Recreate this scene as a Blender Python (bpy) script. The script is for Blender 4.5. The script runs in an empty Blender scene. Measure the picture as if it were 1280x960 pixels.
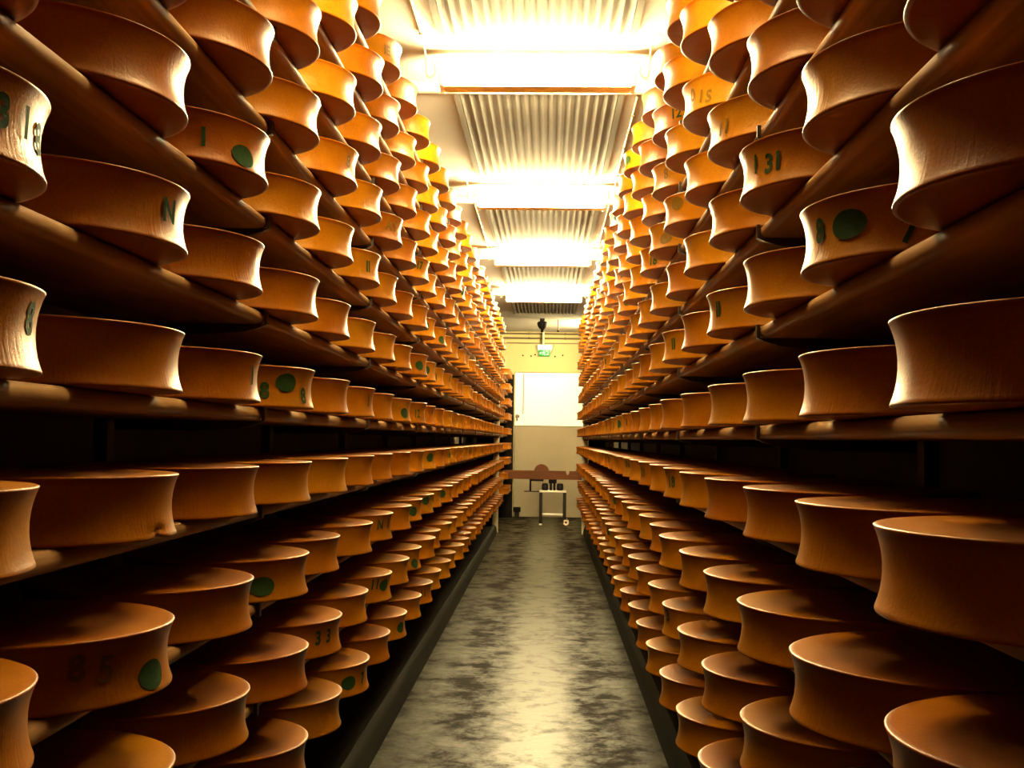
import bpy, bmesh, math, random
from mathutils import Vector, Matrix

random.seed(7)
scene = bpy.context.scene
COL = scene.collection

# ------------------------------------------------------------------ camera
FPX, PITCH, YAW, ROLL, CAM_H = 1373.86, 0.0499, 0.0335, 0.0149, 1.72
fw = Vector((-math.sin(YAW) * math.cos(PITCH), math.cos(YAW) * math.cos(PITCH), math.sin(PITCH)))
rt0 = Vector((math.cos(YAW), math.sin(YAW), 0))
up0 = rt0.cross(fw)
rt = rt0 * math.cos(ROLL) + up0 * math.sin(ROLL)
up = up0 * math.cos(ROLL) - rt0 * math.sin(ROLL)
cam_data = bpy.data.cameras.new('camera')
cam_data.sensor_fit = 'HORIZONTAL'
cam_data.sensor_width = 36.0
cam_data.lens = 36.0 * FPX / 1280.0
cam_data.clip_start = 0.05
cam_data.clip_end = 100
cam = bpy.data.objects.new('camera', cam_data)
COL.objects.link(cam)
CAM = Vector((0, 0, CAM_H))
cam.matrix_world = Matrix((
    (rt.x, up.x, -fw.x, CAM.x),
    (rt.y, up.y, -fw.y, CAM.y),
    (rt.z, up.z, -fw.z, CAM.z),
    (0, 0, 0, 1)))
scene.camera = cam

# ------------------------------------------------------------------ world, exposure
world = bpy.data.worlds.new('world')
scene.world = world
world.use_nodes = True
world.node_tree.nodes['Background'].inputs[0].default_value = (0.012, 0.01, 0.008, 1)
world.node_tree.nodes['Background'].inputs[1].default_value = 0.1
vs = scene.view_settings
vs.view_transform = 'Standard'
vs.look = 'None'
vs.gamma = 1.0
vs.use_curve_mapping = False
vs.exposure = 3.28
scene.cycles.diffuse_bounces = 2
scene.cycles.glossy_bounces = 3
scene.cycles.max_bounces = 6
LAMP_STRENGTH = 44.0
LAMP_COLOR = (1.0, 0.80, 0.40)


# ------------------------------------------------------------------ helpers
def tag(o, label=None, cat=None, group=None, kind=None):
    if label: o['label'] = label
    if cat: o['category'] = cat
    if group: o['group'] = group
    if kind: o['kind'] = kind
    return o


def link(name, data, parent=None, loc=None):
    o = bpy.data.objects.new(name, data)
    COL.objects.link(o)
    if parent is not None: o.parent = parent
    if loc is not None: o.location = loc
    return o


def empty(name, loc=(0, 0, 0)):
    return link(name, None, None, loc)


def finish(bm, name, mat, smooth=False):
    me = bpy.data.meshes.new(name)
    bmesh.ops.recalc_face_normals(bm, faces=bm.faces)
    bm.to_mesh(me)
    bm.free()
    if mat: me.materials.append(mat)
    if smooth:
        me.shade_smooth()
        try:
            me.set_sharp_from_angle(angle=math.radians(40))
        except Exception:
            pass
    return me


def bm_box(bm, x0, x1, y0, y1, z0, z1, bevel=0.0):
    vs_ = [bm.verts.new((x, y, z)) for x in (x0, x1) for y in (y0, y1) for z in (z0, z1)]
    f = [(0, 1, 3, 2), (4, 6, 7, 5), (0, 4, 5, 1), (2, 3, 7, 6), (0, 2, 6, 4), (1, 5, 7, 3)]
    faces = [bm.faces.new([vs_[i] for i in q]) for q in f]
    if bevel > 0:
        edges = list({e for fc in faces for e in fc.edges})
        bmesh.ops.bevel(bm, geom=edges, offset=bevel, segments=2, affect='EDGES', profile=0.5)


def box_mesh(name, mat, *dims, bevel=0.0):
    bm = bmesh.new()
    bm_box(bm, *dims, bevel=bevel)
    return finish(bm, name, mat, bevel > 0)


def bm_tube(bm, pts, r, seg=10, caps=True):
    pts = [Vector(p) for p in pts]
    rings = []
    n = len(pts)
    prev = None
    for i, p in enumerate(pts):
        d = (pts[min(i + 1, n - 1)] - pts[max(i - 1, 0)]).normalized()
        ref = prev if prev is not None else (Vector((0, 0, 1)) if abs(d.z) < .9 else Vector((1, 0, 0)))
        a = (ref - d * ref.dot(d)).normalized()
        b = d.cross(a)
        prev = a
        rr = r[i] if isinstance(r, (list, tuple)) else r
        rings.append([bm.verts.new(p + (a * math.cos(t) + b * math.sin(t)) * rr)
                      for t in [2 * math.pi * k / seg for k in range(seg)]])
    for i in range(n - 1):
        for k in range(seg):
            bm.faces.new((rings[i][k], rings[i][(k + 1) % seg], rings[i + 1][(k + 1) % seg], rings[i + 1][k]))
    if caps:
        bm.faces.new(rings[0][::-1])
        bm.faces.new(rings[-1])


def tube_mesh(name, mat, pts, r, seg=10):
    bm = bmesh.new()
    bm_tube(bm, pts, r, seg)
    return finish(bm, name, mat, True)


def bm_prism(bm, prof, y0, y1):
    """profile of (x, z) points extruded along y"""
    a = [bm.verts.new((x, y0, z)) for x, z in prof]
    b = [bm.verts.new((x, y1, z)) for x, z in prof]
    n = len(prof)
    for i in range(n):
        bm.faces.new((a[i], a[(i + 1) % n], b[(i + 1) % n], b[i]))
    bm.faces.new(a[::-1])
    bm.faces.new(b)


# ------------------------------------------------------------------ materials
def new_mat(name):
    m = bpy.data.materials.new(name)
    m.use_nodes = True
    nt = m.node_tree
    return m, nt, nt.nodes['Principled BSDF'], nt.links


def simple_mat(name, color, rough=0.5, metal=0.0, var=0.15, scale=6.0, spec=0.5):
    m, nt, b, L = new_mat(name)
    g = nt.nodes.new('ShaderNodeNewGeometry')
    n = nt.nodes.new('ShaderNodeTexNoise')
    n.inputs['Scale'].default_value = scale
    n.inputs['Detail'].default_value = 5
    L.new(g.outputs['Position'], n.inputs['Vector'])
    mx = nt.nodes.new('ShaderNodeMix')
    mx.data_type = 'RGBA'
    mx.inputs['A'].default_value = (*[c * (1 - var) for c in color], 1)
    mx.inputs['B'].default_value = (*[min(1, c * (1 + var)) for c in color], 1)
    L.new(n.outputs['Fac'], mx.inputs['Factor'])
    L.new(mx.outputs['Result'], b.inputs['Base Color'])
    b.inputs['Roughness'].default_value = rough
    b.inputs['Metallic'].default_value = metal
    b.inputs['Specular IOR Level'].default_value = spec
    return m


def emit_mat(name, color, strength):
    m, nt, b, L = new_mat(name)
    b.inputs['Base Color'].default_value = (*[c * .25 for c in color], 1)
    b.inputs['Emission Color'].default_value = (*color, 1)
    b.inputs['Emission Strength'].default_value = strength
    return m


def ramp(nt, stops):
    r = nt.nodes.new('ShaderNodeValToRGB')
    el = r.color_ramp.elements
    while len(el) < len(stops): el.new(0.5)
    for e, (p, c) in zip(el, stops):
        e.position = p
        e.color = c if len(c) == 4 else (*c, 1)
    return r


def cheese_mat():
    m, nt, b, L = new_mat('cheese_rind')
    uv = nt.nodes.new('ShaderNodeUVMap')
    uv.uv_map = 'UVMap'
    geo = nt.nodes.new('ShaderNodeNewGeometry')
    info = nt.nodes.new('ShaderNodeObjectInfo')
    n1 = nt.nodes.new('ShaderNodeTexNoise')
    n1.inputs['Scale'].default_value = 4.5
    n1.inputs['Detail'].default_value = 6
    n1.inputs['Roughness'].default_value = 0.6
    L.new(geo.outputs['Position'], n1.inputs['Vector'])
    add = nt.nodes.new('ShaderNodeMath')
    add.operation = 'MULTIPLY_ADD'
    L.new(info.outputs['Random'], add.inputs[0])
    add.inputs[1].default_value = 0.4
    L.new(n1.outputs['Fac'], add.inputs[2])
    r = ramp(nt, [(0.35, (0.20, 0.050, 0.0012)), (0.75, (0.26, 0.086, 0.002)), (1.0, (0.28, 0.106, 0.0035))])
    L.new(add.outputs[0], r.inputs['Fac'])
    # fine speckle of the rind
    n2 = nt.nodes.new('ShaderNodeTexNoise')
    n2.inputs['Scale'].default_value = 160
    n2.inputs['Detail'].default_value = 3
    L.new(geo.outputs['Position'], n2.inputs['Vector'])
    r2 = ramp(nt, [(0.3, (0.82, 0.80, 0.75)), (0.6, (1, 1, 1))])
    L.new(n2.outputs['Fac'], r2.inputs['Fac'])
    mul = nt.nodes.new('ShaderNodeMix')
    mul.data_type = 'RGBA'
    mul.blend_type = 'MULTIPLY'
    mul.inputs['Factor'].default_value = 0.8
    L.new(r.outputs['Color'], mul.inputs['A'])
    L.new(r2.outputs['Color'], mul.inputs['B'])
    # the moist rims are redder; the underside's red also paints in bounced light (v of the UV map runs 0..1 up the side)
    sep = nt.nodes.new('ShaderNodeSeparateXYZ')
    L.new(uv.outputs['UV'], sep.inputs[0])
    rr = ramp(nt, [(0.0, (0.85, 0.62, 0.5)), (0.07, (1, 1, 1)), (0.86, (1, 1, 1)), (0.94, (0.85, 0.55, 0.40)), (1.0, (1.05, 1.05, 1.0))])
    L.new(sep.outputs['Y'], rr.inputs['Fac'])
    mul2 = nt.nodes.new('ShaderNodeMix')
    mul2.data_type = 'RGBA'
    mul2.blend_type = 'MULTIPLY'
    mul2.inputs['Factor'].default_value = 1.0
    L.new(mul.outputs['Result'], mul2.inputs['A'])
    L.new(rr.outputs['Color'], mul2.inputs['B'])
    L.new(mul2.outputs['Result'], b.inputs['Base Color'])
    # upright cloth wrinkles pressed into the side
    mp = nt.nodes.new('ShaderNodeMapping')
    mp.inputs['Scale'].default_value = (290, 1.3, 1)
    L.new(uv.outputs['UV'], mp.inputs['Vector'])
    n3 = nt.nodes.new('ShaderNodeTexNoise')
    n3.inputs['Scale'].default_value = 1
    n3.inputs['Detail'].default_value = 3
    L.new(mp.outputs['Vector'], n3.inputs['Vector'])
    n4 = nt.nodes.new('ShaderNodeTexNoise')
    n4.inputs['Scale'].default_value = 7
    L.new(geo.outputs['Position'], n4.inputs['Vector'])
    r4 = ramp(nt, [(0.42, (0, 0, 0)), (0.62, (1, 1, 1))])
    L.new(n4.outputs['Fac'], r4.inputs['Fac'])
    m4 = nt.nodes.new('ShaderNodeMath')
    m4.operation = 'MULTIPLY'
    L.new(n3.outputs['Fac'], m4.inputs[0])
    L.new(r4.outputs['Color'], m4.inputs[1])
    bmp = nt.nodes.new('ShaderNodeBump')
    bmp.inputs['Strength'].default_value = 0.28
    bmp.inputs['Distance'].default_value = 0.006
    rv = ramp(nt, [(0.05, (1, 1, 1)), (0.75, (0.25, 0.25, 0.25))])
    L.new(sep.outputs['Y'], rv.inputs['Fac'])
    m5 = nt.nodes.new('ShaderNodeMath')
    m5.operation = 'MULTIPLY'
    L.new(m4.outputs[0], m5.inputs[0])
    L.new(rv.outputs['Color'], m5.inputs[1])
    L.new(m5.outputs[0], bmp.inputs['Height'])
    b2 = nt.nodes.new('ShaderNodeBump')
    b2.inputs['Strength'].default_value = 0.12
    b2.inputs['Distance'].default_value = 0.003
    L.new(n2.outputs['Fac'], b2.inputs['Height'])
    L.new(bmp.outputs['Normal'], b2.inputs['Normal'])
    L.new(b2.outputs['Normal'], b.inputs['Normal'])
    b.inputs['Roughness'].default_value = 0.38
    b.inputs['Specular IOR Level'].default_value = 0.17
    b.inputs['Specular Tint'].default_value = (1.0, 0.70, 0.28, 1)
    return m


def wood_mat(name, c0, c1, rough=0.55, along='Y'):
    m, nt, b, L = new_mat(name)
    g = nt.nodes.new('ShaderNodeNewGeometry')
    mp = nt.nodes.new('ShaderNodeMapping')
    mp.inputs['Scale'].default_value = (22, 1.3, 22) if along == 'Y' else (1.3, 22, 22)
    L.new(g.outputs['Position'], mp.inputs['Vector'])
    n = nt.nodes.new('ShaderNodeTexNoise')
    n.inputs['Scale'].default_value = 1.0
    n.inputs['Detail'].default_value = 6
    n.inputs['Roughness'].default_value = 0.65
    n.inputs['Distortion'].default_value = 0.6
    L.new(mp.outputs['Vector'], n.inputs['Vector'])
    r = ramp(nt, [(0.3, c0), (0.7, c1)])
    L.new(n.outputs['Fac'], r.inputs['Fac'])
    L.new(r.outputs['Color'], b.inputs['Base Color'])
    bp = nt.nodes.new('ShaderNodeBump')
    bp.inputs['Strength'].default_value = 0.2
    bp.inputs['Distance'].default_value = 0.004
    L.new(n.outputs['Fac'], bp.inputs['Height'])
    L.new(bp.outputs['Normal'], b.inputs['Normal'])
    b.inputs['Roughness'].default_value = rough
    b.inputs['Specular IOR Level'].default_value = 0.15
    return m


def floor_mat():
    m, nt, b, L = new_mat('wet_concrete')
    g = nt.nodes.new('ShaderNodeNewGeometry')

    def noise(scale, detail, rough, dist=0.0, stretch=(1, 1, 1)):
        mp = nt.nodes.new('ShaderNodeMapping')
        mp.inputs['Scale'].default_value = stretch
        L.new(g.outputs['Position'], mp.inputs['Vector'])
        n = nt.nodes.new('ShaderNodeTexNoise')
        n.inputs['Scale'].default_value = scale
        n.inputs['Detail'].default_value = detail
        n.inputs['Roughness'].default_value = rough
        n.inputs['Distortion'].default_value = dist
        L.new(mp.outputs['Vector'], n.inputs['Vector'])
        return n

    def math_(op, a, c):
        q = nt.nodes.new('ShaderNodeMath')
        q.operation = op
        for i, v in enumerate((a, c)):
            if isinstance(v, (int, float)): q.inputs[i].default_value = v
            else: L.new(v, q.inputs[i])
        return q.outputs[0]
    big = noise(1.5, 4, 0.55, 0.4)
    mid = noise(6, 8, 0.7, 0.3)
    fine = noise(45, 4, 0.6)
    # worn pale lane down the middle, damp stains along its edges
    sep = nt.nodes.new('ShaderNodeSeparateXYZ')
    L.new(g.outputs['Position'], sep.inputs[0])
    off = math_('ABSOLUTE', math_('ADD', sep.outputs['X'], 0.06), 0)
    off = math_('ADD', off, math_('MULTIPLY', math_('SUBTRACT', big.outputs['Fac'], 0.5), 0.60))
    lane = ramp(nt, [(0.12, (0.70, 0.70, 0.70)), (0.30, (0.46, 0.46, 0.46)), (0.40, (0.37, 0.37, 0.37)), (0.62, (0.50, 0.50, 0.50))])
    L.new(off, lane.inputs['Fac'])
    f = math_('ADD', lane.outputs['Color'], math_('MULTIPLY', math_('SUBTRACT', mid.outputs['Fac'], 0.5), 1.25))
    f = math_('ADD', f, math_('MULTIPLY', math_('SUBTRACT', big.outputs['Fac'], 0.5), 0.7))
    f = math_('ADD', f, math_('MULTIPLY', math_('SUBTRACT', fine.outputs['Fac'], 0.5), 0.18))
    r = ramp(nt, [(0.24, (0.005, 0.0018, 0.0005)), (0.40, (0.012, 0.0070, 0.0026)), (0.50, (0.020, 0.0175, 0.0085)), (0.74, (0.042, 0.039, 0.020))])
    L.new(f, r.inputs['Fac'])
    L.new(r.outputs['Color'], b.inputs['Base Color'])
    # the stains are dull, the worn concrete has a damp sheen
    rr = ramp(nt, [(0.28, (0.72, 0.72, 0.72)), (0.46, (0.48, 0.48, 0.48)), (0.7, (0.38, 0.38, 0.38))])
    L.new(f, rr.inputs['Fac'])
    L.new(rr.outputs['Color'], b.inputs['Roughness'])
    sr = ramp(nt, [(0.30, (0.04, 0.04, 0.04)), (0.50, (0.07, 0.07, 0.07)), (0.7, (0.11, 0.11, 0.11))])
    L.new(f, sr.inputs['Fac'])
    L.new(sr.outputs['Color'], b.inputs['Specular IOR Level'])
    bp = nt.nodes.new('ShaderNodeBump')
    bp.inputs['Strength'].default_value = 0.2
    bp.inputs['Distance'].default_value = 0.008
    L.new(noise(14, 5, 0.6).outputs['Fac'], bp.inputs['Height'])
    L.new(bp.outputs['Normal'], b.inputs['Normal'])
    return m


M_CHEESE = cheese_mat()
M_STAMP = simple_mat('green_ink', (0.016, 0.036, 0.008), 0.7, var=0.45, scale=70, spec=0.04)
M_FAINT = simple_mat('faded_green_ink', (0.115, 0.055, 0.004), 0.6, var=0.3, scale=70, spec=0.08)
M_WOOD = wood_mat('spruce_plank', (0.15, 0.070, 0.024), (0.32, 0.17, 0.062))
M_BEAM = wood_mat('brown_beam', (0.085, 0.024, 0.005), (0.13, 0.038, 0.008), along='X')
M_STEEL = simple_mat('dark_steel', (0.05, 0.035, 0.025), 0.45, 0.6)
M_FLOOR = floor_mat()
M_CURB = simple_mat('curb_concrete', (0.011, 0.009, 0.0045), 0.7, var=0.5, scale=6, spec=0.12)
M_CEIL = simple_mat('ceiling_paint', (0.46, 0.45, 0.41), 0.85, var=0.04, scale=1.2, spec=0.08)
M_SHEET = simple_mat('corrugated_sheet', (0.17, 0.16, 0.135), 0.9, var=0.06, scale=2, spec=0.03)
M_WALLD = simple_mat('dark_wall', (0.12, 0.09, 0.06), 0.8, var=0.25, scale=2)
M_WALLE = simple_mat('end_wall_plaster', (0.42, 0.35, 0.16), 0.7, var=0.07, scale=1.3)
M_WHITE = simple_mat('white_panel', (0.92, 0.90, 0.84), 0.4, var=0.02)
M_BEIGE = simple_mat('beige_panel', (0.25, 0.20, 0.125), 0.6, var=0.08, scale=5)
M_PAINT = simple_mat('white_enamel', (0.85, 0.80, 0.70), 0.4, var=0.02)
M_POST = simple_mat('pale_post', (0.62, 0.52, 0.34), 0.5, var=0.08)
M_CABLE = simple_mat('pale_cable', (0.62, 0.52, 0.34), 0.5, var=0.05)
M_PIPE = simple_mat('grey_conduit', (0.10, 0.07, 0.035), 0.5, var=0.1)
M_BLACK = simple_mat('black_rubber_and_shade', (0.006, 0.004, 0.003), 0.7, spec=0.08)  # also blackens rack parts that stand in for shade
M_MOTOR = simple_mat('grey_motor', (0.012, 0.011, 0.013), 0.6, spec=0.1)
M_TABLE = simple_mat('trolley_steel', (0.72, 0.66, 0.54), 0.35, 0.2)
M_LEG = simple_mat('trolley_leg', (0.020, 0.015, 0.010), 0.6, spec=0.1)
M_PINK = simple_mat('caster_tyre', (0.70, 0.55, 0.42), 0.5)
M_RUST = simple_mat('rusty_rod', (0.22, 0.07, 0.03), 0.6)
M_LAMP = emit_mat('lamp_diffuser', LAMP_COLOR, LAMP_STRENGTH)
M_LAMP_DIM = emit_mat('overhead_lamp_diffuser', LAMP_COLOR, LAMP_STRENGTH * 0.90)  # slightly weaker emission for the overhead lamp out of frame
M_GREEN = emit_mat('exit_green', (0.01, 0.35, 0.04), 0.10)
M_EXITW = emit_mat('exit_white', (0.6, 1.0, 0.6), 0.16)

# ------------------------------------------------------------------ layout numbers (metres)
R_WHEEL, WAIST, H_WHEEL = 0.30, 0.0150, 0.1318
PITCH_Y, ROW_H = 0.6683, 0.3015
TIP = {'L': -0.7756, 'R': 0.5074}
Y_OFF = {'L': 0.9175, 'R': 0.9282}
Z_FIRST = {'L': CAM_H - 0.215, 'R': CAM_H - 0.215 - 0.0341}
FRONT = {'L': -0.893, 'R': 0.630}                # front edge of the planks
ROWS, COLS = range(-3, 8), range(-2, 29)
CEIL_Z, END_Y = CAM_H + 2.38, 24.3
RACK_END = 20.15

OFFSETS = {
    ('L', -3, 4): (0.006, 0.016),
    ('L', -3, 5): (-0.007, 0.015),
    ('L', -3, 6): (-0.004, -0.004),
    ('L', -3, 7): (-0.007, -0.0),
    ('L', -3, 8): (-0.006, -0.013),
    ('L', -3, 9): (-0.002, -0.006),
    ('L', -3, 11): (-0.007, -0.003),
    ('L', -2, 2): (0.012, 0.004),
    ('L', -2, 3): (-0.014, 0.017),
    ('L', -2, 4): (0.006, -0.011),
    ('L', -2, 5): (-0.004, -0.03),
    ('L', -2, 6): (-0.014, -0.022),
    ('L', -2, 7): (-0.004, 0.001),
    ('L', -2, 9): (-0.007, -0.002),
    ('L', -1, 1): (0.008, 0.019),
    ('L', -1, 2): (0.012, -0.03),
    ('L', -1, 3): (-0.006, -0.005),
    ('L', -1, 4): (-0.004, 0.003),
    ('L', -1, 5): (-0.024, -0.01),
    ('L', -1, 6): (-0.005, 0.003),
    ('L', -1, 7): (-0.006, 0.002),
    ('L', 0, 1): (0.004, 0.009),
    ('L', 0, 2): (0.004, -0.006),
    ('L', 0, 3): (-0.003, 0.005),
    ('L', 1, 1): (0.016, -0.02),
    ('L', 1, 2): (0.005, 0.003),
    ('L', 1, 3): (0.0, -0.004),
    ('L', 2, 1): (0.005, 0.0),
    ('L', 2, 2): (0.004, 0.012),
    ('L', 2, 3): (0.002, -0.016),
    ('L', 3, 2): (-0.009, 0.03),
    ('L', 3, 3): (0.002, 0.006),
    ('L', 4, 3): (0.009, -0.003),
    ('R', -3, 4): (-0.013, 0.023),
    ('R', -3, 5): (-0.01, -0.004),
    ('R', -3, 6): (-0.006, -0.003),
    ('R', -3, 7): (-0.004, 0.018),
    ('R', -3, 8): (-0.001, 0.004),
    ('R', -3, 10): (-0.005, 0.004),
    ('R', -3, 11): (-0.012, 0.014),
    ('R', -2, 3): (0.004, 0.004),
    ('R', -2, 4): (-0.006, 0.006),
    ('R', -2, 5): (-0.005, 0.003),
    ('R', -2, 6): (0.004, 0.0),
    ('R', -2, 7): (0.004, 0.013),
    ('R', -2, 8): (-0.004, 0.002),
    ('R', -2, 9): (-0.002, 0.003),
    ('R', -1, 1): (-0.007, 0.03),
    ('R', -1, 2): (-0.018, -0.03),
    ('R', -1, 3): (-0.005, -0.002),
    ('R', -1, 4): (-0.005, -0.02),
    ('R', -1, 5): (-0.003, -0.014),
    ('R', -1, 6): (-0.012, -0.004),
    ('R', -1, 7): (0.009, 0.004),
    ('R', 0, 1): (-0.031, 0.008),
    ('R', 0, 2): (-0.006, -0.026),
    ('R', 0, 3): (0.008, -0.01),
    ('R', 0, 4): (0.001, 0.004),
    ('R', 0, 6): (0.007, 0.0),
    ('R', 1, 1): (-0.018, -0.03),
    ('R', 1, 2): (0.008, 0.005),
    ('R', 1, 3): (0.007, 0.002),
    ('R', 2, 1): (-0.008, -0.008),
    ('R', 2, 2): (0.011, 0.008),
    ('R', 2, 3): (0.006, -0.008),
    ('R', 3, 2): (0.013, 0.003),
}
STAMPS = [
    ('L', 3, 3, 'oval', -0.379, 0.045),
    ('L', 1, 4, 'oval', -0.546, 0.076),
    ('L', -1, 2, 'oval', -0.144, 0.04),
    ('L', -1, 4, 'oval', -0.774, 0.051),
    ('R', 2, 2, 'oval', -2.599, 0.07),
    ('R', 4, 7, 'oval', -2.507, 0.049),
    ('R', 4, 6, 'oval', -2.653, 0.091),
    ('L', -2, 7, 'oval', -0.32, 0.077),
    ('L', -2, 9, 'oval', -0.361, 0.016),
    ('L', -3, 6, 'oval', -0.594, 0.056),
    ('L', -3, 8, 'oval', -0.282, 0.061),
    ('L', 1, 8, 'oval', -0.317, 0.052),
    ('L', 2, 9, 'oval', -0.439, 0.059),
    ('L', 3, 11, 'oval', -0.366, 0.041),
    ('L', 0, 10, 'oval', -0.379, 0.079),
    ('L', -1, 9, 'oval', -0.455, 0.056),
    ('L', -1, 10, 'oval', -0.454, 0.093),
    ('L', -1, 7, 'N', -0.48, 0.081),
    ('L', -1, 7, '1', -0.199, 0.083),
    ('L', -2, 7, '11', -0.605, 0.09),
    ('L', -3, 6, '7', -0.227, 0.064),
    ('L', -2, 5, '3', -0.566, 0.069),
    ('L', -2, 5, '3', -0.351, 0.066),
    ('L', 1, 9, '12', -0.496, 0.061),
    ('L', 2, 11, '1', -0.529, 0.058),
    ('L', 2, 12, '1', -0.271, 0.094),
    ('L', 1, 6, '1', -0.214, 0.066),
    ('L', 4, 9, '17', -0.512, 0.081),
    ('L', 3, 6, 'II', -0.415, 0.06),
    ('L', 2, 1, '3', -0.178, 0.067),
    ('L', 2, 1, '1', 0.028, 0.065),
    ('L', 2, 1, '8', 0.231, 0.056),
    ('L', 2, 2, 'N', -0.14, 0.066),
    ('L', 3, 3, '1', -0.834, 0.063),
    ('L', 1, 1, '8', 0.175, 0.077),
    ('L', 1, 3, '1', -0.067, 0.066),
    ('L', 1, 4, '8', -0.224, 0.042),
    ('R', 2, 2, '8', -2.918, 0.074),
    ('R', 2, 2, '7', -2.148, 0.04),
    ('R', 3, 3, '31', -2.575, 0.059),
    ('R', 3, 3, '1', -2.834, 0.074),
    ('R', 2, 4, 'II', -2.837, 0.074),
    ('R', 2, 6, 'II', -2.712, 0.065),
    ('R', 4, 8, '18', -2.551, 0.052),
    ('R', 6, 7, '12', -2.336, 0.067),
    ('R', 5, 5, '0', -2.801, 0.068),
    ('R', 5, 5, '1', -2.591, 0.054),
    ('R', 5, 5, 'S', -2.45, 0.04),
    ('R', 4, 4, '11', -2.735, 0.053),
    ('R', 5, 7, '8', -2.584, 0.073),
    ('R', 0, 10, 'N', -2.752, 0.096),
    ('R', 0, 8, '11', -2.865, 0.07),
    ('R', 0, 6, '18', -2.832, 0.066),
    ('L', 7, 7, 'IE', -0.542, 0.059),
    ('L', 4, 7, 'A S', -0.436, 0.07),
    ('L', 4, 5, '8', -0.254, 0.069),
    ('L', 1, 4, '8', -0.837, 0.047),
    ('L', -1, 2, '5', -0.583, 0.073),
    ('L', -1, 2, '8', -0.79, 0.081),
    ('R', -2, 6, '3', -2.893, 0.089),
    ('L', -2, 7, '1', -1.207, 0.113),
]


# ------------------------------------------------------------------ the room
fl = link('floor', box_mesh('floor', M_FLOOR, -2.2, 2.0, -3.0, END_Y + .2, -0.2, 0.0))
tag(fl, 'damp stained concrete aisle floor between the two cheese racks', 'floor', kind='structure')
ce = link('ceiling', box_mesh('ceiling', M_CEIL, -2.2, 2.0, -3.0, END_Y + .2, CEIL_Z, CEIL_Z + .2))
tag(ce, 'cream painted ceiling with corrugated sheets between the lamps', 'ceiling', kind='structure')
wl = link('wall_left', box_mesh('wall_left', M_WALLD, -2.2, -1.70, -3.0, END_Y + .2, 0, CEIL_Z))
tag(wl, 'dark cellar wall hidden behind the left rack', 'wall', kind='structure')
wr = link('wall_right', box_mesh('wall_right', M_WALLD, 1.42, 2.0, -3.0, END_Y + .2, 0, CEIL_Z))
tag(wr, 'dark cellar wall hidden behind the right rack', 'wall', kind='structure')
wf = link('wall_front', box_mesh('wall_front', M_WALLD, -1.70, 1.42, -3.2, -3.0, 0, CEIL_Z))
tag(wf, 'dark cellar wall behind the photographer', 'wall', kind='structure')
# end wall: built round the door opening
DX0, DX1, DTOP = -0.757, 0.78, CAM_H + 1.482
bm = bmesh.new()
bm_box(bm, -1.70, DX0, END_Y, END_Y + .3, 0, CEIL_Z)
bm_box(bm, DX1, 1.42, END_Y, END_Y + .3, 0, CEIL_Z)
bm_box(bm, DX0, DX1, END_Y, END_Y + .3, DTOP, CEIL_Z)
we = link('wall_back', finish(bm, 'wall_back', M_WALLE))
tag(we, 'yellowish plaster end wall above and around the tall door', 'wall', kind='structure')
bolt_me = tube_mesh('bolt', M_BLACK, [(0, 0, 0), (0, -.02, 0)], .018, 8)
for px in (-.58, -.40, -.31, .13, .30):
    link('bolt', bolt_me, we, (px, END_Y, CAM_H + 1.86 + random.uniform(-.03, .03)))

# door: white upper leaf, beige lower leaf
dr = empty('door_1', (DX0, END_Y, 0))
tag(dr, 'tall door with bright white upper panel and beige lower panel', 'door', kind='structure')
MID = CAM_H + .295
link('upper_panel', box_mesh('upper_panel', M_WHITE, .012, DX1 - DX0, .03, .10, MID + .006, DTOP - .01), dr)
link('lower_panel', box_mesh('lower_panel', M_BEIGE, .012, DX1 - DX0, .025, .10, 0.012, MID - .006), dr)
link('cord', tube_mesh('cord', M_RUST, [(.20, .012, DTOP - .02), (.20, .012, CAM_H + .55)], .008, 8), dr)
bm = bmesh.new()
bm_box(bm, .03, .12, -.02, .03, CAM_H + .47, CAM_H + .53, .006)
bm_box(bm, .05, .085, -.05, -.02, CAM_H + .40, CAM_H + .55, .006)
link('handle', finish(bm, 'handle', M_PIPE, True), dr)

# curbs under the racks
for n, (sd, sg) in enumerate((('L', -1), ('R', 1))):
    x = -0.908 if sd == 'L' else 0.659
    prof = [(0, 0), (.014 * sg, .10), (.03 * sg, .135), (.055 * sg, .15), (.09 * sg, .14), (.12 * sg, .12), (.62 * sg, .12), (.62 * sg, 0)]
    bm = bmesh.new()
    bm_prism(bm, prof, -3.0, RACK_END + .1)
    o = link('trim_%d' % (n + 1), finish(bm, 'curb', M_CURB, True), None, (x, 0, 0))
    tag(o, 'low dark concrete curb along the foot of the %s rack' % ('left' if sd == 'L' else 'right'), 'curb', kind='structure')

# corrugated sheets set under the ceiling between the lamps
LAMP_Y = [6.65, 10.15, 13.55, 17.15, 3.15]
LX = -0.095


def corrugated(y0, y1):
    bm = bmesh.new()
    n, w, amp, zc = 17, 1.08, .011, CEIL_Z - .016
    top, bot = [], []
    k = n * 8
    for i in range(k + 1):
        x = LX - w / 2 + w * i / k
        z = zc - amp * math.cos(2 * math.pi * i / 8)
        bot.append((x, z))
    a = [bm.verts.new((x, y0, z)) for x, z in bot]
    b = [bm.verts.new((x, y1, z)) for x, z in bot]
    c = [bm.verts.new((x, y0, z + .004)) for x, z in bot]
    d = [bm.verts.new((x, y1, z + .004)) for x, z in bot]
    for i in range(k):
        bm.faces.new((a[i], a[i + 1], b[i + 1], b[i]))
        bm.faces.new((c[i], d[i], d[i + 1], c[i + 1]))
        bm.faces.new((a[i], c[i], c[i + 1], a[i + 1]))
        bm.faces.new((b[i], b[i + 1], d[i + 1], d[i]))
    return finish(bm, 'corrugated_sheet', M_SHEET, True)


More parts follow.
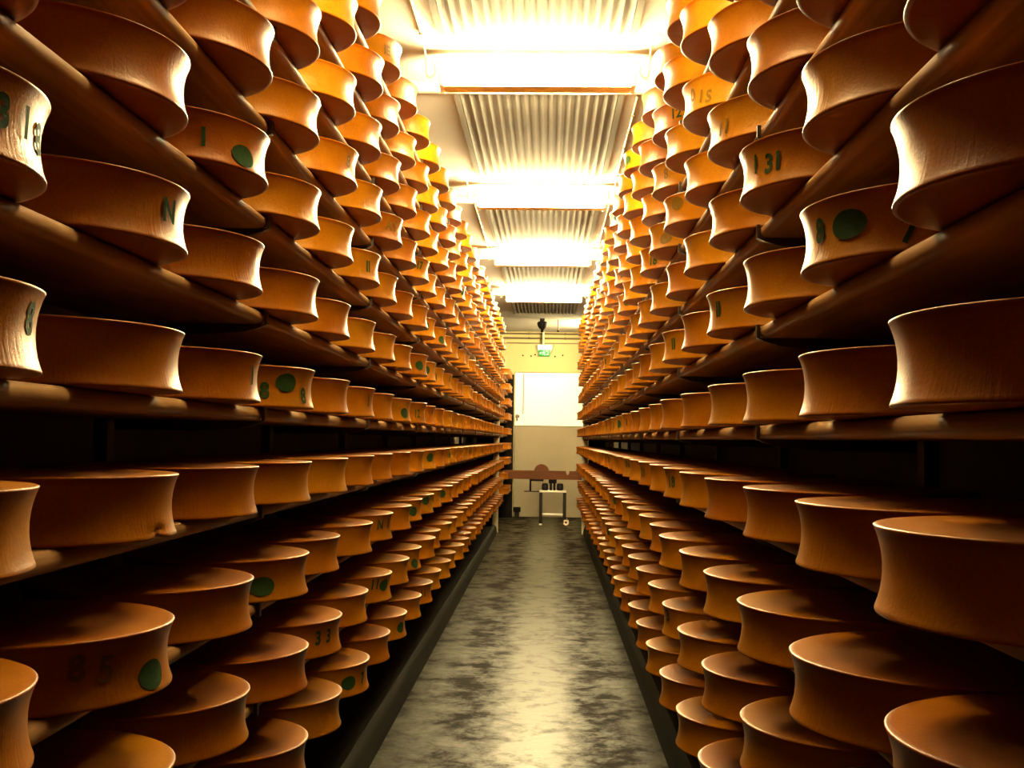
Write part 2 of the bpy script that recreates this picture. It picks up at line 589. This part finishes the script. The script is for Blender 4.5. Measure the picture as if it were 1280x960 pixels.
for y0, y1 in ((3.2, 6.32), (7.0, 9.80), (10.5, 13.30), (14.0, 16.80), (17.5, 20.6)):
    link('corrugated_sheet', corrugated(y0, y1), ce)
    for sx in (-1, 1):
        link('edge_strip', box_mesh('edge_strip', M_SHEET, LX + sx * .565 - .02, LX + sx * .565 + .02, y0, y1, CEIL_Z - .03, CEIL_Z), ce)
for y in LAMP_Y:
    link('ceiling_batten', box_mesh('ceiling_batten', M_PAINT, -1.4, 1.2, y + .62, y + .70, CEIL_Z - .045, CEIL_Z, bevel=.008), ce)

# ------------------------------------------------------------------ ceiling lamps
LZ = CAM_H + 2.25
ORD = ['first', 'second', 'third', 'fourth', 'fifth', 'sixth', 'seventh', 'eighth', 'ninth', 'tenth', 'eleventh', 'twelfth',
       'thirteenth', 'fourteenth', 'fifteenth', 'sixteenth', 'seventeenth', 'eighteenth', 'nineteenth', 'twentieth']
def lamp(x, y, label, turn=0.0, mat=None, uplight_block=False):
    t = empty('ceiling_lamp', (x, y, LZ))
    t.rotation_euler = (0, 0, turn)
    tag(t, label, 'lamp', 'fluorescent lamps down the aisle ceiling')
    bm = bmesh.new()
    bm_box(bm, -.60, .60, -.050, .050, .048, .085, .008)
    link('housing', finish(bm, 'housing', M_PAINT, True), t)
    if uplight_block:  # opaque cover added to keep this lamp's light off the ceiling
        link('uplight_block', box_mesh('uplight_block', M_PAINT, -.62, .62, -.20, .20, .052, .062), t)
    # translucent wrap-round cover
    bm = bmesh.new()
    prof = [(.075 * math.copysign(abs(math.cos(a)) ** .75, math.cos(a)), .078 * math.copysign(abs(math.sin(a)) ** .75, math.sin(a))) for a in [2 * math.pi * k / 24 for k in range(24)]]
    va = [bm.verts.new((-.57, p[0], p[1] - .026)) for p in prof]
    vb = [bm.verts.new((.57, p[0], p[1] - .026)) for p in prof]
    for k in range(24):
        bm.faces.new((va[k], va[(k + 1) % 24], vb[(k + 1) % 24], vb[k]))
    bm.faces.new(va[::-1])
    bm.faces.new(vb)
    link('diffuser', finish(bm, 'diffuser', mat or M_LAMP, True), t)
    link('downlight_block', box_mesh('downlight_block', M_PAINT, -.572, .572, -.057, .057, -.1065, -.1035), t)  # opaque plate added below the diffuser to darken the lower shelves
    for sx in (-1, 1):
        link('end_cap', box_mesh('end_cap', M_PAINT, sx * .585 - .015, sx * .585 + .015, -.085, .085, -.108, .045, bevel=.006), t)
        link('hanger', tube_mesh('hanger', M_PAINT, [(sx * .4, 0, .08), (sx * .4, 0, CEIL_Z - LZ)], .008, 8), t)

for i, y in enumerate(LAMP_Y):
    if i < 4: lamp(LX, y, 'glowing white fluorescent lamp across the ceiling, %s from the camera' % ORD[i])
    else: lamp(LX, y, 'glowing fluorescent lamp above the picture, before the first one in view', 0.0, M_LAMP_DIM)
lamp(1.05, 22.4, 'unseen fluorescent lamp added in the cross aisle, hidden behind the right rack end', math.pi / 2, None, True)  # added out of sight to brighten the end wall and door

# cables that loop from the ceiling conduits to the lamps, and the conduits
clip_me = box_mesh('clip', M_PIPE, -.011, .011, -.012, .012, -.026, .002, bevel=.003)


def smooth_path(pts, n=6):
    P = [Vector(p) for p in pts]
    out = []
    for i in range(len(P) - 1):
        p0, p1, p2, p3 = P[max(i - 1, 0)], P[i], P[i + 1], P[min(i + 2, len(P) - 1)]
        for k in range(n):
            t = k / n
            out.append(.5 * ((2 * p1) + (p2 - p0) * t + (2 * p0 - 5 * p1 + 4 * p2 - p3) * t * t + (3 * p1 - p0 - 3 * p2 + p3) * t ** 3))
    out.append(P[-1])
    return out


for i, y in enumerate(LAMP_Y[:4]):
    for sd, sx, x in (('left', -1, -.775), ('right', 1, .585)):
        z = CEIL_Z
        ex = LX + sx * .60
        pts = [(x, y - .32, z - .01), (x, y - .12, z - .05), (x + .0, y - .04, z - .15), (x - sx * .02, y - .01, z - .165), (x - sx * .05, y, z - .13), (ex + sx * .03, y, LZ + .06), (ex - sx * .02, y, LZ + .055)]
        c = link('lamp_cable', tube_mesh('lamp_cable', M_CABLE, smooth_path(pts), .0055, 6))
        tag(c, 'thin looped cable feeding the %s ceiling lamp at its %s end' % (ORD[i], sd), 'cable', 'cables looping to the lamps')
for sd, x, spans in (('left', -.775, ((2.2, 6.30), (10.9, 13.2))), ('right', .585, ((7.45, 9.75), (10.9, 13.2)))):
    for k, (y0, y1) in enumerate(spans):
        t = empty('ceiling_conduit', (x, y0, CEIL_Z - .012))
        where = {('left', 0): 'before the first lamp', ('left', 1): 'between second and third lamp',
                 ('right', 0): 'between first and second lamp', ('right', 1): 'between second and third lamp'}[(sd, k)]
        tag(t, 'thin pale ceiling conduit on the %s side, %s' % (sd, where), 'conduit', 'conduits along the ceiling')
        link('pipe', tube_mesh('pipe', M_CABLE, [(0, 0, 0), (0, y1 - y0, 0)], .009, 8), t)
        n = int((y1 - y0) / .55) + 1
        for j in range(n + 1):
            link('clip', clip_me, t, (0, (y1 - y0) * j / n, .012))

# ------------------------------------------------------------------ cheese wheels
def profile(z, h=H_WHEEL):
    t = 2 * z / h - 1
    return R_WHEEL - .002 - WAIST * (1 - t * t) ** 0.9


def wheel_profile(fine):
    h = H_WHEEL
    P = []
    if fine:
        P += [(0.0, 0.0, 0.0), (.20, 0.0, 0.0), (.285, 0.001, 0.0), (.2945, 0.0025, .01)]
        for z in (.006, .011, .018, .028, .042, .058, .074, .090, .104, .114, .121, .126):
            P.append((profile(z), z, z / h))
        P += [(.2965, .1292, .97), (.2925, .1312, .99), (.283, .1318, 1.0), (.20, .1335, 1.0), (.10, .1340, 1.0), (0.0, .1342, 1.0)]
    else:
        P += [(0.0, 0.0, 0.0), (.288, 0.0, 0.0)]
        for z in (.005, .020, .045, .066, .090, .112, .126):
            P.append((profile(z), z, z / h))
        P += [(.289, .1312, 1.0), (0.0, .1335, 1.0)]
    return P


def build_wheel(bm, uvl, fine, cx=0, cy=0, cz=0, wob=None, rot=0.0, seg=64, chip=None):
    P = wheel_profile(fine)
    rings = []
    for r, z, v in P:
        if r == 0.0:
            rings.append([bm.verts.new((cx, cy, cz + z))])
            continue
        row = []
        for k in range(seg):
            a = 2 * math.pi * k / seg + rot
            rr = r
            zz = z
            if wob:
                rr += sum(w * math.cos(n * a + ph) for n, w, ph in wob) * (r / .3)
            if chip is not None:
                d = abs((a - chip + math.pi) % (2 * math.pi) - math.pi)
                if d < .12 and z < .02:
                    rr -= .010 * (1 - d / .12)
                    zz += .008 * (1 - d / .12)
            row.append(bm.verts.new((cx + rr * math.cos(a), cy + rr * math.sin(a), cz + zz)))
        rings.append(row)
    for i in range(len(rings) - 1):
        A, B = rings[i], rings[i + 1]
        va, vb = P[i][2], P[i + 1][2]
        for k in range(seg):
            k2 = (k + 1) % seg
            u0, u1 = k / seg, (k + 1) / seg
            if len(A) == 1:
                f = bm.faces.new((A[0], B[k2], B[k]))
                uvs = ((.5, va), (u1, vb), (u0, vb))
            elif len(B) == 1:
                f = bm.faces.new((A[k], A[k2], B[0]))
                uvs = ((u0, va), (u1, va), (.5, vb))
            else:
                f = bm.faces.new((A[k], A[k2], B[k2], B[k]))
                uvs = ((u0, va), (u1, va), (u1, vb), (u0, vb))
            f.smooth = True
            for lp, q in zip(f.loops, uvs):
                lp[uvl].uv = q


wheel_meshes = []
for v in range(5):
    bm = bmesh.new()
    uvl = bm.loops.layers.uv.new('UVMap')
    wob = [(2, random.uniform(0, .0012), random.uniform(0, 6)), (3, random.uniform(0, .0008), random.uniform(0, 6)), (5, random.uniform(0, .0005), random.uniform(0, 6))]
    build_wheel(bm, uvl, True, wob=wob, seg=72, chip=(0.0 if v == 4 else None))
    me = bpy.data.meshes.new('cheese_wheel')
    bm.to_mesh(me)
    bm.free()
    me.materials.append(M_CHEESE)
    wheel_meshes.append(me)

stamp_cache = {}


def place_on_side(bm, zc):
    for v in bm.verts:
        x, y = v.co.x, v.co.y
        z = min(max(zc + y, .006), .126)
        r = profile(z) + .0022
        a = x / .288
        v.co = (r * math.cos(a), r * math.sin(a), z)


FAINT = {('L', -1, 2), ('R', 5, 5), ('L', 7, 7), ('L', 4, 7), ('L', 4, 5), ('R', 5, 7), ('R', 4, 4), ('R', 4, 6), ('R', 4, 7)}


def stamp_mesh(kind, zc, mat):
    zc = round(min(max(zc, .042), .088), 2)
    key = (kind, zc, mat.name)
    if key in stamp_cache: return stamp_cache[key]
    bm = bmesh.new()
    if kind == 'oval':
        rings = []
        for s in (1.0, .72, .40):
            rings.append([bm.verts.new((.045 * s * math.cos(t), .029 * s * math.sin(t), 0)) for t in [2 * math.pi * k / 32 for k in range(32)]])
        c = bm.verts.new((0, 0, 0))
        for A, B in zip(rings, rings[1:]):
            for k in range(32):
                bm.faces.new((A[k], A[(k + 1) % 32], B[(k + 1) % 32], B[k]))
        for k in range(32):
            bm.faces.new((rings[-1][k], rings[-1][(k + 1) % 32], c))
    else:
        cu = bpy.data.curves.new('stamp_text', 'FONT')
        cu.body = kind
        cu.align_x = 'CENTER'
        cu.align_y = 'CENTER'
        cu.size = .068
        cu.offset = .0022
        cu.resolution_u = 3
        to = bpy.data.objects.new('stamp_text', cu)
        COL.objects.link(to)
        dg = bpy.context.evaluated_depsgraph_get()
        me0 = bpy.data.meshes.new_from_object(to.evaluated_get(dg))
        bm.from_mesh(me0)
        bpy.data.objects.remove(to)
        bpy.data.curves.remove(cu)
        bpy.data.meshes.remove(me0)
    place_on_side(bm, zc)
    me = bpy.data.meshes.new('stamp')
    bm.to_mesh(me)
    bm.free()
    me.materials.append(mat)
    stamp_cache[key] = me
    return me


def project(p):
    d = p - CAM
    w = d.dot(fw)
    if w < .1: return None
    return 640 + FPX * d.dot(rt) / w, 480 - FPX * d.dot(up) / w


rng = random.Random(21)
spots = []
for sd in 'LR':
    sg = -1 if sd == 'L' else 1
    for row in ROWS:
        for col in COLS:
            if (sd, row, col) in OFFSETS:
                dx, dy = OFFSETS[(sd, row, col)]
            else:
                dx, dy = rng.uniform(-.014, .014), rng.uniform(-.024, .024)
                if row == 0 and (sd, row + 0, col) == ('R', 0, 1): dx = -.03
            cx = TIP[sd] + sg * R_WHEEL + dx
            cy = Y_OFF[sd] + PITCH_Y * col + dy
            cz = Z_FIRST[sd] + ROW_H * row
            pts = [project(Vector((cx + R_WHEEL * math.cos(a), cy + R_WHEEL * math.sin(a), cz + z)))
                   for z in (0, H_WHEEL) for a in [2 * math.pi * k / 16 for k in range(16)]]
            vis = False
            size = 0
            q = [p for p in pts if p]
            if len(q) == len(pts):
                x0, x1 = max(0, min(p[0] for p in q)), min(1280, max(p[0] for p in q))
                y0, y1 = max(0, min(p[1] for p in q)), min(960, max(p[1] for p in q))
                if x1 - x0 > 6 and y1 - y0 > 5:
                    vis = True
                    size = 1.0 / cy
            spots.append(dict(sd=sd, row=row, col=col, c=(cx, cy, cz), vis=vis, size=size))
shown = sorted((s for s in spots if s['vis']), key=lambda s: -s['size'])
single = shown[:300]
ids = {id(s) for s in single}
rest = [s for s in spots if id(s) not in ids]

stamp_of = {}
for sd, row, col, kind, th, zr in STAMPS:
    stamp_of.setdefault((sd, row, col), []).append((kind, th, zr))
count = {}
for s in sorted(single, key=lambda s: (s['sd'], s['row'], s['col'])):
    k = (s['sd'], s['row'])
    n = count.get(k, 0)
    count[k] = n + 1
    key = (s['sd'], s['row'], s['col'])
    st = list(stamp_of.get(key, []))
    if not st and s['col'] > 9 and rng.random() < .3:
        base = -.45 if s['sd'] == 'L' else math.pi + .45
        st.append((rng.choice(['oval', 'oval', '1', '8', '11']), base + rng.uniform(-.25, .25), .066))
    me = rng.choice(wheel_meshes[:4])
    rot = rng.uniform(0, 6.28)
    if key == ('L', 0, 2):
        me, rot = wheel_meshes[4], -.12
    o = link('cheese', me, None, s['c'])
    o.rotation_euler = (0, 0, rot)
    side = 'left' if s['sd'] == 'L' else 'right'
    what = 'orange cheese wheel'
    if any(t[0] == 'oval' for t in st):
        what = 'cheese wheel with oval green stamp'
    elif st:
        what = 'cheese wheel with green stamped marks'
    shelf = ORD[s['row'] + 3] + ' shelf'
    if s['row'] == -3: shelf = 'lowest shelf'
    if s['row'] == 7: shelf = 'topmost shelf'
    up_ = '' if s['row'] in (-3, 7) else ' up'
    tag(o, '%s, %s from camera on %s%s, %s rack' % (what, ORD[n], shelf, up_, side), 'cheese', 'cheese wheels on the %s rack' % side)
    for kind, th, zr in st:
        q = link('stamp', stamp_mesh(kind, zr, M_FAINT if key in FAINT and (kind != 'oval' or s['sd'] == 'R') else M_STAMP), o)
        q.rotation_euler = (0, 0, th - rot)
# the wheels farther down the aisle and those just outside the picture, joined
bm = bmesh.new()
uvl = bm.loops.layers.uv.new('UVMap')
for s in rest:
    far = s['c'][1] > 14
    build_wheel(bm, uvl, False, *s['c'], seg=28 if far else 40, rot=rng.uniform(0, .2))
END_COLS = [22.35, 23.02, 23.69]
for row in ROWS:
    if row > 5: continue
    for y in END_COLS:
        build_wheel(bm, uvl, False, TIP['L'] - R_WHEEL + .0, y, Z_FIRST['L'] + ROW_H * row, seg=24)
me = bpy.data.meshes.new('distant_cheese_wheels')
bm.to_mesh(me)
bm.free()
me.materials.append(M_CHEESE)
o = link('distant_cheese_wheels', me)
tag(o, 'mass of small far cheese wheels filling both racks toward the end wall', 'cheese wheels', kind='stuff')

# ------------------------------------------------------------------ racks
def plank_prof(sg, w=.47, t=.042):
    P = []
    r = t / 2
    for k in range(9):
        a = math.pi / 2 + math.pi * k / 8
        P.append((-sg * 0 + sg * (r + r * math.cos(a)), -r + r * math.sin(a)))
    P += [(sg * w, -t), (sg * w, 0)]
    return P


def plank_mesh(sg, length):
    bm = bmesh.new()
    bm_prism(bm, plank_prof(sg), .004, length - .004)
    return finish(bm, 'plank', M_WOOD, True)


BAY = 3 * PITCH_Y


def bracket_mesh(sg):
    """arm under the plank joint with a rounded nose and a peg that stands up at the front"""
    bm = bmesh.new()
    prof = [(-.012 * sg, -.042), (-.012 * sg, -.002), (-.001 * sg, -.002), (-.002 * sg, -.0425), (.46 * sg, -.0425), (.46 * sg, -.075), (.20 * sg, -.075), (.06 * sg, -.066), (.01 * sg, -.052)]
    bm_prism(bm, prof, -.011, .011)
    return finish(bm, 'bracket', M_STEEL, False)


def rack(sd, joints, y_end, label, rows=ROWS, post_mat=None, shade_sheet=None):
    sg = -1 if sd == 'L' else 1
    t = empty('cheese_rack', (FRONT[sd], joints[0], 0))
    tag(t, label, 'rack', 'cheese racks along the aisle')
    cache = {}
    br = bracket_mesh(sg)
    H = Z_FIRST[sd] + ROW_H * max(rows) + .02
    post = box_mesh('post', M_STEEL, sg * .20, sg * .25, -.025, .025, .12, H)
    back = box_mesh('post', M_STEEL, sg * .475, sg * .52, -.025, .025, .12, H)
    ys = list(joints) + [y_end]
    for i, y in enumerate(ys):
        last = i == len(ys) - 1
        if not last:
            Ln = round(ys[i + 1] - y, 3)
            if Ln not in cache: cache[Ln] = plank_mesh(sg, Ln)
        for row in rows:
            z = Z_FIRST[sd] + ROW_H * row
            if not last: link('plank', cache[Ln], t, (0, y - joints[0], z))
            link('bracket', br, t, (0, min(y, y_end - .02) - joints[0], z))
        link('post', back, t, (0, min(y, y_end - .03) - joints[0], 0))
    # the pale upright that closes the far end; black where it stands for shade
    link('end_post', box_mesh('end_post', post_mat or M_POST, sg * .0, sg * .10, y_end - joints[0] + .005, y_end - joints[0] + .065, 0.0, H + .1, bevel=.008), t)
    link('end_post', box_mesh('end_post', post_mat or M_POST, sg * .42, sg * .52, y_end - joints[0] + .005, y_end - joints[0] + .065, 0.0, H + .1, bevel=.008), t)
    if shade_sheet is not None:  # black panels added where the rack ends lie in shade
        link('shade_end_sheet', box_mesh('shade_end_sheet', M_BLACK, sg * shade_sheet, sg * .55, y_end - joints[0] + .07, y_end - joints[0] + .09, 0.0, H + .1), t)
        if shade_sheet < 0: link('shade_side_sheet', box_mesh('shade_side_sheet', M_BLACK, sg * .53, sg * .55, 0, y_end - joints[0] + .07, 0.0, H + .1), t)
    return t


jl = [3.40 + BAY * k for k in range(-3, 9) if 3.40 + BAY * k < RACK_END - .8]
jr = [3.30 + BAY * k for k in range(-3, 9) if 3.30 + BAY * k < RACK_END - .8]
rack('L', jl, RACK_END, 'long wooden plank rack along the left side of the aisle', shade_sheet=.11)
rack('R', jr, RACK_END, 'long wooden plank rack along the right side of the aisle', shade_sheet=.11)
rack('L', [22.02], 24.03, 'short rack with black shade sheets against the end wall beside the tall door', rows=range(-3, 6), post_mat=M_BLACK, shade_sheet=-.13)  # black posts and panels stand in for the shade of the recess

# ------------------------------------------------------------------ far end of the aisle
TY = 22.35
# cleaning trolley
t = empty('trolley', (.11, TY, 0))
tag(t, 'small steel trolley with grey motors standing before the door', 'trolley')
bm = bmesh.new()
bm_box(bm, -.27, .27, -.16, .22, .655, .690, .006)
link('table_top', finish(bm, 'table_top', M_TABLE, True), t)
for sx in (-1, 1):
    for y in (-.13, .19):
        link('leg', box_mesh('leg', M_LEG, sx * .24 - .032, sx * .24 + .032, y - .025, y + .025, .10 if sx > 0 else .03, .655, bevel=.004), t)
link('cross_bar', box_mesh('cross_bar', M_TABLE, -.215, .215, .17, .20, .175, .215, bevel=.004), t)
for y in (-.13, .19):
    link('foot', tube_mesh('foot', M_PAINT, [(-.24, y, 0), (-.24, y, .03)], .03, 12), t)
    bm = bmesh.new()
    n = 20
    for r0, r1, m in ((.022, .062, 0),):
        a0 = [[bm.verts.new((.28 + 0, y, .062))]]
    bm.free()
    bm = bmesh.new()
    bm_tube(bm, [(.27, y - .10 + .06, .062), (.27, y - .10 + .09, .062)], .060, 20)
    w = link('wheel', finish(bm, 'wheel', M_PINK, True), t)
    bm = bmesh.new()
    bm_tube(bm, [(.27, y - .10 + .05, .062), (.27, y - .10 + .10, .062)], .022, 14)
    link('hub', finish(bm, 'hub', M_BLACK, True), w)
    bm = bmesh.new()
    bm_box(bm, .225, .315, y - .045, y - .003, .115, .128)
    bm_box(bm, .205, .225, y - .045, y - .003, .05, .128)
    link('caster_fork', finish(bm, 'caster_fork', M_LEG), t)
for mx in (-.16, .145):
    bm = bmesh.new()
    pr = [(0, .052), (.012, .062), (.05, .066), (.10, .066), (.13, .058), (.142, .045)]
    bm_tube(bm, [(mx, .02, .690 + q) for q, _ in pr], [r for _, r in pr], 18)
    m_ = link('motor', finish(bm, 'motor', M_MOTOR, True), t)
    bm = bmesh.new()
    bm_tube(bm, [(mx, -.05, .765), (mx, -.04, .765)], .03, 12)
    link('motor_plate', finish(bm, 'motor_plate', M_LEG, True), m_)
for px in (-.04, .03):
    link('column', box_mesh('column', M_BLACK, px - .022, px + .022, 0, .05, .690, .83, bevel=.004), t)
link('clamp_block', box_mesh('clamp_block', M_BLACK, -.085, .075, -.03, .10, .83, .912, bevel=.008), t)
link('side_shelf', box_mesh('side_shelf', M_LEG, -.58, -.27, -.05, .06, .655, .672, bevel=.003), t)
link('side_arm', box_mesh('side_arm', M_BLACK, -.475, -.435, -.02, .02, .672, .895, bevel=.004), t)
link('side_hook', box_mesh('side_hook', M_BLACK, -.475, -.36, -.02, .02, .872, .912, bevel=.004), t)
link('brush_base', box_mesh('brush_base', M_BLACK, -.36, -.19, -.05, .05, .872, .912, bevel=.008), t)
# wheel-shaped wooden disc upright behind the plank
bm = bmesh.new()
bm_tube(bm, [(-.235, .075, 1.065), (-.235, .085, 1.065), (-.235, .125, 1.065), (-.235, .135, 1.065)], [.140, .150, .150, .140], 36)
link('disc', finish(bm, 'disc', M_BEAM, True), t)
# wooden plank across the trolley
bm = bmesh.new()
prof = [(-.99, 0), (.72, 0), (.72, .175), (.335, .175), (.315, .10), (.275, .10), (.255, .175), (-.99, .175)]
a = [bm.verts.new((x, -.05, z)) for x, z in prof]
b_ = [bm.verts.new((x, .05, z)) for x, z in prof]
for i in range(len(prof)):
    j = (i + 1) % len(prof)
    bm.faces.new((a[i], a[j], b_[j], b_[i]))
bm.faces.new(a[::-1]); bm.faces.new(b_)
o = link('wooden_plank', finish(bm, 'wooden_plank', M_BEAM), None, (.11, TY, .912))
o.rotation_euler = (0, 0, 0)
tag(o, 'notched brown wooden plank lying across the trolley at the aisle end', 'plank')

# dark bumper block by the wall
o = link('bumper_block', box_mesh('bumper_block', M_BLACK, -.08, .08, -.06, .06, 0, .10, bevel=.01), None, (-.66, END_Y - .12, .13))
bm = bmesh.new()
bm_box(bm, -.05, .05, -.04, .04, -.13, 0.0)
link('stand', finish(bm, 'stand', M_LEG), o)
tag(o, 'small black block low in front of the beige door panel', 'block')

# exit sign
t = empty('exit_sign', (-.105, END_Y, CAM_H + 1.85))
tag(t, 'green and white lit exit sign above the door', 'sign')
link('sign_box', box_mesh('sign_box', M_EXITW, -.15, .165, -.09, 0, .125, .235, bevel=.008), t)
link('sign_panel', box_mesh('sign_panel', M_GREEN, -.125, .125, -.055, -.035, -.015, .125, bevel=.003), t)
bm = bmesh.new()
def flat(poly, y=-.057):
    v = [bm.verts.new((x, y, z)) for x, z in poly]
    w = [bm.verts.new((x, y + .004, z)) for x, z in poly]
    bm.faces.new(v)
    bm.faces.new(w[::-1])
    for i in range(len(v)):
        bm.faces.new((v[i], w[i], w[(i + 1) % len(v)], v[(i + 1) % len(v)]))
flat([(.02, .015), (.085, .015), (.085, .105), (.02, .105), (.02, .095), (.075, .095), (.075, .025), (.02, .025)])   # doorway
flat([(-.012 + .011 * math.cos(k * math.pi / 5), .098 + .011 * math.sin(k * math.pi / 5)) for k in range(10)])     # running figure
flat([(-.03, .085), (-.005, .085), (.0, .045), (-.02, .045)])
flat([(-.03, .085), (-.055, .06), (-.048, .055), (-.024, .075)])
flat([(-.005, .085), (.02, .065), (.014, .058), (-.008, .074)])
flat([(-.02, .047), (-.05, .02), (-.042, .014), (-.008, .046)])
flat([(0, .047), (.012, .02), (.008, .0), (-.002, .0), (.0, .02), (-.012, .046)])
flat([(-.115, .055), (-.085, .08), (-.085, .064), (-.065, .064), (-.065, .046), (-.085, .046), (-.085, .03)])       # arrow
link('pictogram', finish(bm, 'pictogram', M_EXITW), t)
link('cable', tube_mesh('cable', M_PIPE, [(.12, -.02, .02), (.17, -.01, .10), (.215, -.008, .25)], .007, 6), t)

# conduits across the top of the end wall
for z, lab in ((2.235, 'lower'), (2.335, 'upper')):
    t = empty('wall_conduit', (0, END_Y - .025, CAM_H + z))
    tag(t, '%s thin grey conduit running across the end wall above the exit sign' % lab, 'conduit', 'conduits across the end wall')
    link('pipe', tube_mesh('pipe', M_PIPE, [(-1.65, 0, 0), (1.38, 0, 0)], .020, 8), t)
    for x in (-1.1, -.45, .35, 1.0):
        link('clip', box_mesh('clip', M_PIPE, x - .015, x + .015, -.024, .025, -.026, .026), t)
tr = link('trim_3', box_mesh('trim_3', M_PIPE, -1.7, 1.42, END_Y - .035, END_Y, CAM_H + 2.115, CAM_H + 2.135))
tag(tr, 'narrow dark ledge across the end wall under the conduits', 'trim', kind='structure')
o = link('drop_pipe', tube_mesh('drop_pipe', M_POST, [(-.135, END_Y - .075, CAM_H + 2.08), (-.135, END_Y - .075, CEIL_Z)], .024, 10))
tag(o, 'short pale vertical pipe between ceiling and exit sign', 'pipe')

# dark round fitting hanging from the ceiling
t = empty('ceiling_horn', (-.142, 21.6, CEIL_Z))
tag(t, 'dark grey bell shaped fitting hanging from ceiling beyond the fourth lamp', 'ceiling fitting')
link('mount', tube_mesh('mount', M_LEG, [(0, 0, 0), (0, 0, -.05)], .05, 14), t)
pr = [(-.05, .03), (-.06, .085), (-.09, .105), (-.15, .095), (-.20, .06), (-.22, .03)]
link('shade', tube_mesh('shade', M_MOTOR, [(0, 0, z) for z, _ in pr], [r for _, r in pr], 20), t)
link('nozzle', tube_mesh('nozzle', M_BLACK, [(0, 0, -.22), (0, 0, -.27)], .028, 12), t)
t = empty('hanging_rod', (.17, 21.7, CEIL_Z))
tag(t, 'thin rust brown rod hanging from ceiling right of the dark fitting', 'rod')
link('rod', tube_mesh('rod', M_RUST, [(0, 0, 0), (0, 0, -.22)], .011, 8), t)
link('tip', tube_mesh('tip', M_BLACK, [(0, 0, -.22), (0, 0, -.25)], .022, 10), t)
